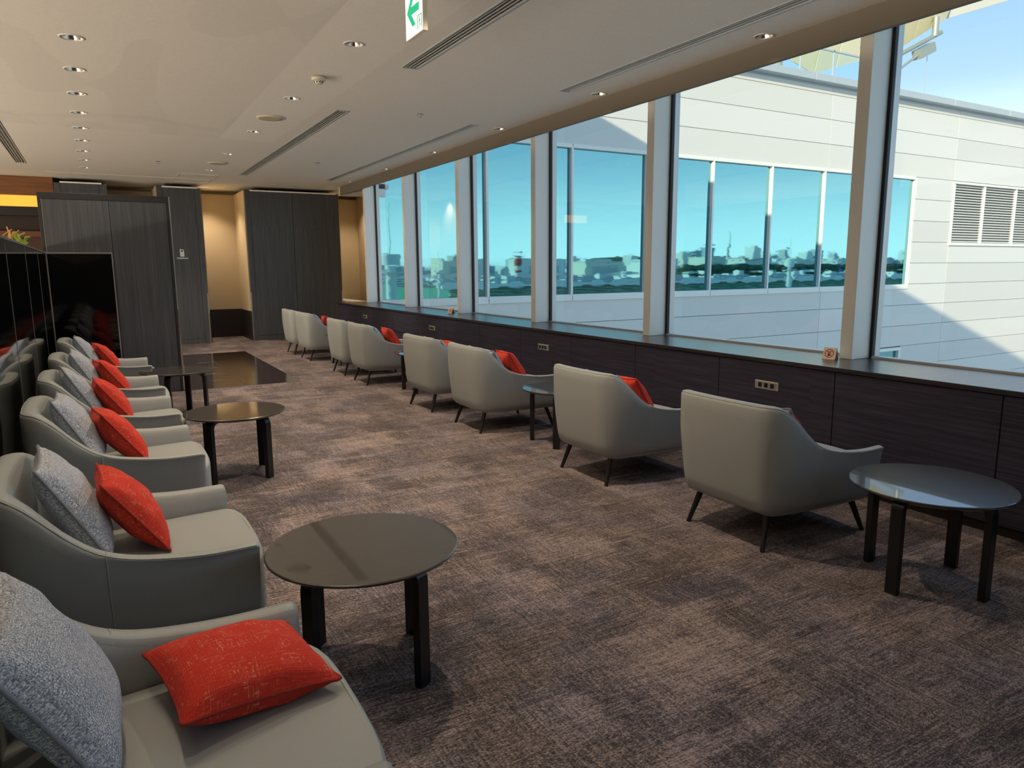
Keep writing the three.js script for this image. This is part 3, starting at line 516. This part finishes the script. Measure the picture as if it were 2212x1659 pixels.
// ------------------------------------------------------------------ the wing across the yard
const FZ = -18.4, ROW = .897, Y0 = .666;
{
  const o = thing('airport_wing', 'pale panelled airport building with mirrored windows seen through the glass', 'building', [0, 0, 0]);
  const pan = [0xcfcdc4, 0xcbc9c1, 0xd3d1c9].map((c) => S(c, { roughness: .5 })), frame = S(0xe2e0d6, { roughness: .45 }), cap = S(0xa9b2b5, { roughness: .5 });
  const mirror = new THREE.MeshStandardMaterial({ color: new THREE.Color(.15, .37, .41), metalness: 1, roughness: .02, bumpScale: .0004, bumpMap: tex(256, 256, (i, j) => { const v = vn(i / 32, j / 16, 8, 16, 91) * .8 + vn(i / 16, j / 8, 16, 32, 92) * .2; return [v, v, v]; }, false, 3, 2.2) });
  part(o, 'backing', span(5.25, 60, -12, 8.1, FZ - 1.2, FZ - .14), S(0x6d7275, { roughness: .8 }));
  part(o, 'return_wall', span(5.2, 5.25, -12, 8.1, FZ - 1.2, FZ + .1), frame);
  const VX = [5.25, 7.42, 16.05, 24.68, 33.31, 41.94, 50.57, 59], wx0 = 5.3, wx1 = 30.42, wy0 = .6, wy1 = 5.1, lx0 = 33.35, ly0 = 2.46, ly1 = 5.02;
  const panel = (x0, x1, y0, y1) => { if (x1 - x0 > .05 && y1 - y0 > .05) part(o, 'wall_panel', span(x0 + .007, x1 - .007, y0 + .007, y1 - .007, FZ - .06, FZ, .006), pan[Math.floor(rnd() * 3)]); };
  for (let r = -13; r < 9; r++) {
    const y0 = Y0 + ROW * r, y1 = r === 8 ? 8.1 : y0 + ROW;
    if (r >= 0 && r < 5) { // beside the window band
      panel(5.25, wx0 - .06, y0, y1); panel(wx1 + .1, lx0 - .06, y0, y1); if (r < 2) for (let k = 4; k < 7; k++) panel(Math.max(VX[k], lx0 - .06), VX[k + 1], y0, y1); else if (r > 4) 0;
    } else if (r === -4 || r === -5) { for (let k = 0; k < 7; k++) if (k < 2) panel(VX[k], VX[k + 1], y0, y1); else if (k === 3) { panel(30.3, VX[4], y0, y1); panel(VX[3], 27.4, y0, y1); } else panel(VX[k], VX[k + 1], y0, y1); } else for (let k = 0; k < 7; k++) panel(VX[k], VX[k + 1], y0, y1);
  }
  part(o, 'parapet_shade_board', span(5.25, 59, 8.08, 8.14, FZ - .1, FZ + .02), cap);
  for (let k = 0; k < 12; k++) part(o, 'parapet_cap', span(5.25 + k * 4.5 + .01, 5.25 + (k + 1) * 4.5 - .01, 8.14, 8.4, FZ - .3, FZ + .34, .02), cap);
  // mirrored window band
  const MX = [wx0, 9.84, 12.78, 15.72, 18.66, 21.6, 24.54, 27.48, wx1];
  for (let k = 0; k < MX.length - 1; k++) { const w = new THREE.Group(); w.name = 'window'; o.add(w); part(w, 'pane', span(MX[k] + .04, MX[k + 1] - .04, wy0 + .06, wy1 - .06, FZ - .13, FZ - .1), mirror); part(w, 'sill_plate', span(MX[k] + .012, MX[k + 1] - .012, wy0 - .14, wy0 + .06, FZ - .12, FZ + .05, .006), frame); part(w, 'head_plate', span(MX[k] + .012, MX[k + 1] - .012, wy1 - .06, wy1 + .06, FZ - .12, FZ + .03, .006), frame); }
  for (let k = 0; k < MX.length; k++) part(o, 'mullion', span(MX[k] - .04, MX[k] + .04, wy0, wy1, FZ - .14, FZ + .02, .006), frame);
  // louvred window
  const LX = [lx0, 35.85, 38.65, 41.4, 44.2], lv = S(0xd6d6d0, { roughness: .5, metalness: .1 });
  part(o, 'louvre_backing', span(lx0, 44.2, ly0, ly1, FZ - .13, FZ - .11), S(0x5d666b, { roughness: .7 }));
  for (let k = 0; k < LX.length; k++) part(o, 'louvre_post', span(LX[k] - .06, LX[k] + .06, ly0 - .06, ly1 + .06, FZ - .1, FZ + .05, .006), frame);
  part(o, 'louvre_sill', span(lx0 - .1, 44.3, ly0 - .12, ly0, FZ - .1, FZ + .09, .006), frame); part(o, 'louvre_head', span(lx0 - .1, 44.3, ly1, ly1 + .1, FZ - .1, FZ + .09, .006), frame);
  for (let k = 0; k < LX.length - 1; k++) for (let j = 0; j < 22; j++) { const g = box(LX[k + 1] - LX[k] - .12, .012, .13); g.rotateX(.62); part(o, 'louvre_blade', g, lv, [(LX[k] + LX[k + 1]) / 2, ly0 + .06 + j * .116, FZ - .04]); }
  for (let k = 4; k < 7; k++) { panel(Math.max(VX[k], 44.35), VX[k + 1], Y0 + ROW * 2, Y0 + ROW * 5); }
  // small low window
  const lw = new THREE.Group(); lw.name = 'window'; o.add(lw);
  part(lw, 'pane', span(27.45, 30.2, -3.7, -2.2, FZ - .13, FZ - .1), mirror); part(lw, 'frame', span(27.4, 30.3, -2.2, -2.06, FZ - .12, FZ + .03, .005), frame); part(lw, 'frame', span(30.14, 30.28, -3.8, -2.2, FZ - .12, FZ + .03, .005), frame);
  // glass railing on the roof
  const rg = P(new THREE.Color(.8, .95, 1), { roughness: 0, transmission: 1, thickness: 0 });
  for (let k = 0; k < 7; k++) { const x0 = 14 + k * 1.9, gl = new THREE.PlaneGeometry(1.85, 1.1); part(o, 'railing_pane', gl, rg, [x0 + .95, 9.05, FZ - .6]); part(o, 'railing_post', span(x0 - .03, x0 + .03, 8.1, 9.65, FZ - .63, FZ - .57), cap); part(o, 'railing_rail', span(x0, x0 + 1.9, 9.6, 9.66, FZ - .63, FZ - .57), cap); part(o, 'railing_rail', span(x0, x0 + 1.9, 8.5, 8.54, FZ - .63, FZ - .57), cap); }
  part(o, 'roof_deck', span(5.25, 60, 7.9, 8.1, -60, FZ - .14), cap);
  part(o, 'lightning_rod', bar([40.2, 8.1, FZ - .3], [40.2, 9.9, FZ - .3], .03, .012, 8), frame);
}
{ // faceted soffit of the high canopy beyond the roof
  const o = thing('roof_canopy', 'cream faceted canopy soffit high above the roof of the wing', 'canopy', [0, 0, 0]);
  const mats = [0xcfc49c, 0xc8bb8e, 0xd4caa8].map((c) => S(c, { roughness: .6 }));
  const V = (a) => new THREE.Vector3(...a), T = V([57.5, 18.4, -45]), N = V([69.4, 22, -45]), Rr = V([77.4, 26.2, -45]), R2 = V([79, 36, -42.5]), N2 = V([70, 36, -42]), T2 = V([59, 36, -42]), L = V([49, 20.4, -45]), L2 = V([46, 36, -42]);
  const facet = (a, b, c, d, nu, nv) => { for (let i = 0; i < nu; i++) for (let j = 0; j < nv; j++) {
    const e = .012, u0 = i / nu + e / 2, u1 = (i + 1) / nu - e / 2, v0 = j / nv + e / 2, v1 = (j + 1) / nv - e / 2, P_ = (u, v) => a.clone().lerp(b, u).lerp(d.clone().lerp(c, u), v), q = [P_(u0, v0), P_(u1, v0), P_(u1, v1), P_(u0, v1)];
    const nrm = q[1].clone().sub(q[0]).cross(q[3].clone().sub(q[0])).normalize().multiplyScalar(.1), all = [...q, ...q.map((p) => p.clone().sub(nrm))], g = new THREE.BufferGeometry().setFromPoints(all); g.setIndex([0, 1, 2, 0, 2, 3, 4, 6, 5, 4, 7, 6, 0, 4, 1, 1, 4, 5, 1, 5, 2, 2, 5, 6, 2, 6, 3, 3, 6, 7, 3, 7, 0, 0, 7, 4]);
    const f = g.toNonIndexed(); f.computeVertexNormals(); part(o, 'soffit_panel', metreUV(f), mats[Math.floor(rnd() * 3)]); } };
  facet(T, N, N2, T2, 4, 5); facet(N, Rr, R2, N2, 3, 5); facet(L, T, T2, L2, 3, 5);
  part(o, 'fascia', (() => { const g = new THREE.BoxGeometry(2.2, 1.2, 8); g.rotateZ(.3); g.translate(79.2, 27.4, -43); return metreUV(g); })(), S(0xb4b8b6, { roughness: .5 }));
  part(o, 'column', bar([63, -12, -56], [63, 30, -56], 2.2, 2.2, 20), mats[0]);
  const gd = S(0x9aa196, { roughness: .5, metalness: .4 });
  const rail = part(o, 'gantry_rail', bar([69.4, 21.6, -44.6], [76, 24.6, -44.6], .22, .22, 8), gd);
  part(rail, 'hoist', (() => { const g = new THREE.BoxGeometry(2.6, .9, .9); g.rotateZ(.42); g.translate(73.2, 22.4, -44.5); return g; })(), gd); part(rail, 'boom', bar([68.8, 19.9, -44.5], [72.4, 22.0, -44.5], .13, .13, 8), gd); part(rail, 'hanger', bar([74.8, 24, -44.5], [74.8, 25.8, -44.5], .3, .3, 8), gd); part(rail, 'hoist_rope', bar([73.8, 22, -44.5], [73.8, 9, -44.5], .03, .03, 6), gd);
}

// ------------------------------------------------------------------ the airfield and city behind, which the wing's windows mirror
// (a place seen at depth d beyond the glass stands at z = d + 2 FZ in the open)
const GY = -12, mz = (d) => d + 2 * FZ;
{
  const g = structGroup('ground', 'concrete apron, grass and runways of the airport');
  const apron = S(0xd2cfc4, { roughness: .9 }), grass = S(0xb3ad78, { roughness: .95 }), run = S(0x9aa09c, { roughness: .9 });
  part(g, 'apron', span(-800, 4200, GY - .5, GY, -70, 3200), apron);
  for (const [d0, d1, m] of [[300, 360, grass], [375, 430, run], [440, 560, grass], [575, 640, run], [650, 800, grass]]) part(g, 'strip', span(-200, 3400, GY, GY + .05, mz(d0), mz(d1)), m);
  const term = thing('terminal_hall', 'low terminal hall with a long white roof edge, mirrored in the windows', 'building', [0, 0, 0]);
  const white = S(0xf2f4f0, { roughness: .4 }), green = S(0x5aa596, { roughness: .3 }), roof = S(0x8b969b, { roughness: .7 }), slat = S(0xa9cdbb, { roughness: .4 });
  part(term, 'hall', span(70, 330, GY, -2.6, mz(150), mz(225)), green); part(term, 'roof', span(68, 333, -2.6, -2.2, mz(148), mz(228)), roof); part(term, 'roof_edge', span(66, 335, -3.0, -2.0, mz(144), mz(148)), white);
  for (let k = 0; k < 8; k++) part(term, 'louvre', span(70, 330, -4 - k * .95, -3.7 - k * .95, mz(149), mz(150)), slat);
  for (let k = 0; k < 40; k++) part(term, 'rooftop_unit', span(75 + k * 6.3, 77.5 + k * 6.3, -2.2, -2.2 + R(.6, 1.6), mz(165 + (k % 3) * 18), mz(168 + (k % 3) * 18)), white);
  const shed = thing('blue_shed', 'blue roofed shed on the apron, mirrored in the windows', 'building', [0, 0, 0]);
  part(shed, 'walls', span(64, 96, GY, -7.5, mz(240), mz(255)), S(0x6f8fa5)); part(shed, 'roof', (() => { const s = new THREE.Shape(); s.moveTo(63, -7.5); s.quadraticCurveTo(80, -3.6, 97, -7.5); const q = new THREE.ExtrudeGeometry(s, { depth: 17, bevelEnabled: false }); q.translate(0, 0, mz(239)); return metreUV(q); })(), S(0x49769a));
  // light masts
  for (const [a, d, top, lab, fat] of [[.375, 95, 3.3, 'pale round mast with a drum head, leftmost in the mirrored airfield', 1], [.452, 135, 1.5, 'slim pale lamp mast in the mirrored airfield', .5], [1.24, 140, 2.6, 'pale mast mirrored below the city skyline', 1]]) {
    const o = thing('light_mast', lab, 'mast', [a * d, GY, mz(d)], 0, 'apron light masts'), h = top - GY; part(o, 'pole', bar([0, 0, 0], [0, h - 1.5, 0], .9 * fat, .7 * fat, 16), white);
    part(o, 'gallery', cyl(2.0 * fat, 1.7 * fat, .4, 20), white, [0, h - 2.4, 0]); part(o, 'drum', cyl(1.35 * fat, 1.35 * fat, 1.5 * fat, 20), white, [0, h - .6, 0]); part(o, 'aerial', bar([0, h, 0], [0, h + 7 * fat, 0], .08, .03, 6), white);
  }
  const rw = thing('lattice_tower', 'red and white banded tower in the mirrored airfield', 'tower', [.59 * 620, GY, mz(620)]); const red = S(0xc8482e);
  for (let k = 0; k < 7; k++) part(rw, 'band', cyl(4.4 - k * .15, 4.5 - k * .15, 4, 8), k % 2 ? white : red, [0, 2 + k * 4, 0]); part(rw, 'platform', cyl(6, 6, 1.4, 12), white, [0, 26, 0]);
  const st = thing('broadcast_tower', 'very tall thin tower on the mirrored skyline', 'tower', [1.062 * 2100, GY, mz(2100)]); const steelgrey = S(0xb9b9b4, { roughness: .9 });
  part(st, 'shaft', bar([0, 0, 0], [0, 92, 0], 9, 4, 10), steelgrey); part(st, 'spire', bar([0, 92, 0], [0, 150, 0], 2.4, .8, 8), steelgrey); part(st, 'deck', cyl(8, 6, 6, 14), steelgrey, [0, 72, 0]); part(st, 'deck', cyl(6, 5, 5, 14), steelgrey, [0, 94, 0]);
  // aeroplanes
  const tailM = [S(0x1f4f8f), S(0xe8e8e4)];
  [[.50, 420, 0], [.62, 430, 0], [1.34, 520, 1], [1.46, 540, 1], [1.22, 540, 1]].forEach(([a, d, blue], i) => {
    const o = thing('airliner', `white parked airliner, ${['first', 'second', 'third', 'fourth', 'fifth'][i]} among those mirrored on the airfield`, 'aeroplane', [a * d, GY + 4, mz(d)], .25 + i * .2, 'parked airliners');
    const f = lathe([[.001, -20], [1.1, -18.5], [1.9, -15], [2, 10], [1.2, 17], [.3, 21], [.001, 21.2]], 16); f.rotateZ(Math.PI / 2); part(o, 'fuselage', f, white);
    const ws = new THREE.Shape([[-2, 0], [3, 0], [8, 17], [6, 17]].map((p) => new THREE.Vector2(...p))); for (const s of [1, -1]) { const w = new THREE.ExtrudeGeometry(ws, { depth: .4, bevelEnabled: false }); w.rotateX(s * Math.PI / 2); w.translate(0, -.6, 0); part(o, 'wing', w, white); part(o, 'engine', bar([-1.5, -1.8, s * 6.5], [2.5, -1.8, s * 6.5], 1.1, .8, 12), white); }
    const ts = new THREE.Shape([[-14, 1], [-20, 1], [-22, 9], [-19.5, 9]].map((p) => new THREE.Vector2(...p))), tg = new THREE.ExtrudeGeometry(ts, { depth: .5, bevelEnabled: false }); tg.translate(0, 0, -.25); part(o, 'tail_fin', tg, tailM[blue ? 0 : 1]); for (const s of [-.9, .9]) part(o, 'landing_gear', bar([0, -4, s * 2.5], [0, -1.5, s * 2.5], .5, .4, 8), roof); part(o, 'nose_gear', bar([14, -4, 0], [14, -1.5, 0], .4, .3, 8), roof);
    o.rotation.y = .2 + i * .3;
  });
  // hangars, tree belt, skyline blocks
  const cols = [0xf6f6f2, 0xe2e6e4, 0xc6cfd0, 0xaebfc6, 0xf2ecdc, 0xc79a82].map((c) => S(c, { roughness: .85 }));
  for (let k = 0; k < 9; k++) { const d = R(900, 1000), a = .5 + k * .13 + R(-.01, .01), w = R(50, 90), h = R(18, 30), o = thing('hangar', `${['first', 'second', 'third', 'fourth', 'fifth', 'sixth', 'seventh', 'eighth', 'ninth'][k]} white hangar from the left beyond the mirrored runways`, 'building', [a * d, GY, mz(d)], 0, 'mirrored hangars'); part(o, 'walls', span(-w / 2, w / 2, 0, h, 0, 40, .3), cols[k % 2 ? 0 : 4]); part(o, 'roof', span(-w / 2 - 1, w / 2 + 1, h, h + 2, -1, 41, .3), cols[k === 5 ? 5 : 1]); part(o, 'hangar_door', span(-w / 3, w / 3, 0, h * .7, -.4, 0), cols[2]); }
  const leafM = S(0x3f5a40, { roughness: .95 }), belt = new THREE.IcosahedronGeometry(1, 1), pb = belt.attributes.position; for (let i = 0; i < pb.count; i++) { const s = .8 + .4 * hash(Math.round(pb.getX(i) * 99), Math.round(pb.getY(i) * 99), 3); pb.setXYZ(i, pb.getX(i) * s, pb.getY(i) * s, pb.getZ(i) * s); } belt.computeVertexNormals();
  const tb = new THREE.InstancedMesh(belt, leafM, 240); tb.name = 'tree_belt'; tb.userData = { kind: 'stuff', label: 'dark belt of trees before the mirrored skyline', category: 'trees' }; const mm = new THREE.Matrix4();
  for (let k = 0; k < 240; k++) { const a = R(.95, 1.7), s = R(6, 10); mm.makeScale(s * 1.5, s, s); mm.setPosition(a * 860, GY + s * .7, mz(860) + R(-8, 8)); tb.setMatrixAt(k, mm); } scene.add(tb);
  const tone = ['white', 'pale grey', 'grey', 'blue-grey', 'cream'];
  for (let row = 0; row < 4; row++) for (let k = 0; k < 44; k++) { // four rows of blocks, nearer ones lower
    const d = [1250, 1450, 1650, 1850][row], a = .34 + 1.38 * (k + .5 + R(-.2, .2)) / 44, tall = rnd() < [.04, .16, .3, .3][row], w = R(14, 34), h = (tall ? R(44, 74) : R(14, 34)) * (a < .85 ? .6 : 1), c = Math.floor(rnd() * 5);
    const o = thing('city_block', `${tall ? 'tall' : 'low'} ${tone[c]} block in the ${['nearest', 'second', 'third', 'farthest'][row]} row of the mirrored skyline`, 'building', [a * d, GY, mz(d)], 0, `${tall ? 'tall' : 'low'} ${tone[c]} mirrored skyline blocks, row ${['one', 'two', 'three', 'four'][row]}`);
    part(o, 'tower', span(-w / 2, w / 2, 0, h, 0, 30, .3), cols[c]); part(o, 'penthouse', span(-w / 5, w / 5, h, h + R(2, 6), 4, 20, .2), cols[Math.floor(rnd() * 5)]);
  }
  const hill = lathe([[420, 0], [300, 22], [160, 50], [60, 66], [.001, 70]], 40); hill.scale(1.6, 1, .3); const hm = struct('hills', hill, S(0x6f7a58, { roughness: 1 }), [.82 * 3050, GY, mz(3050)]); hm.userData.label = 'distant blue hill';
}
shade(scene);
renderer.render(scene, camera);
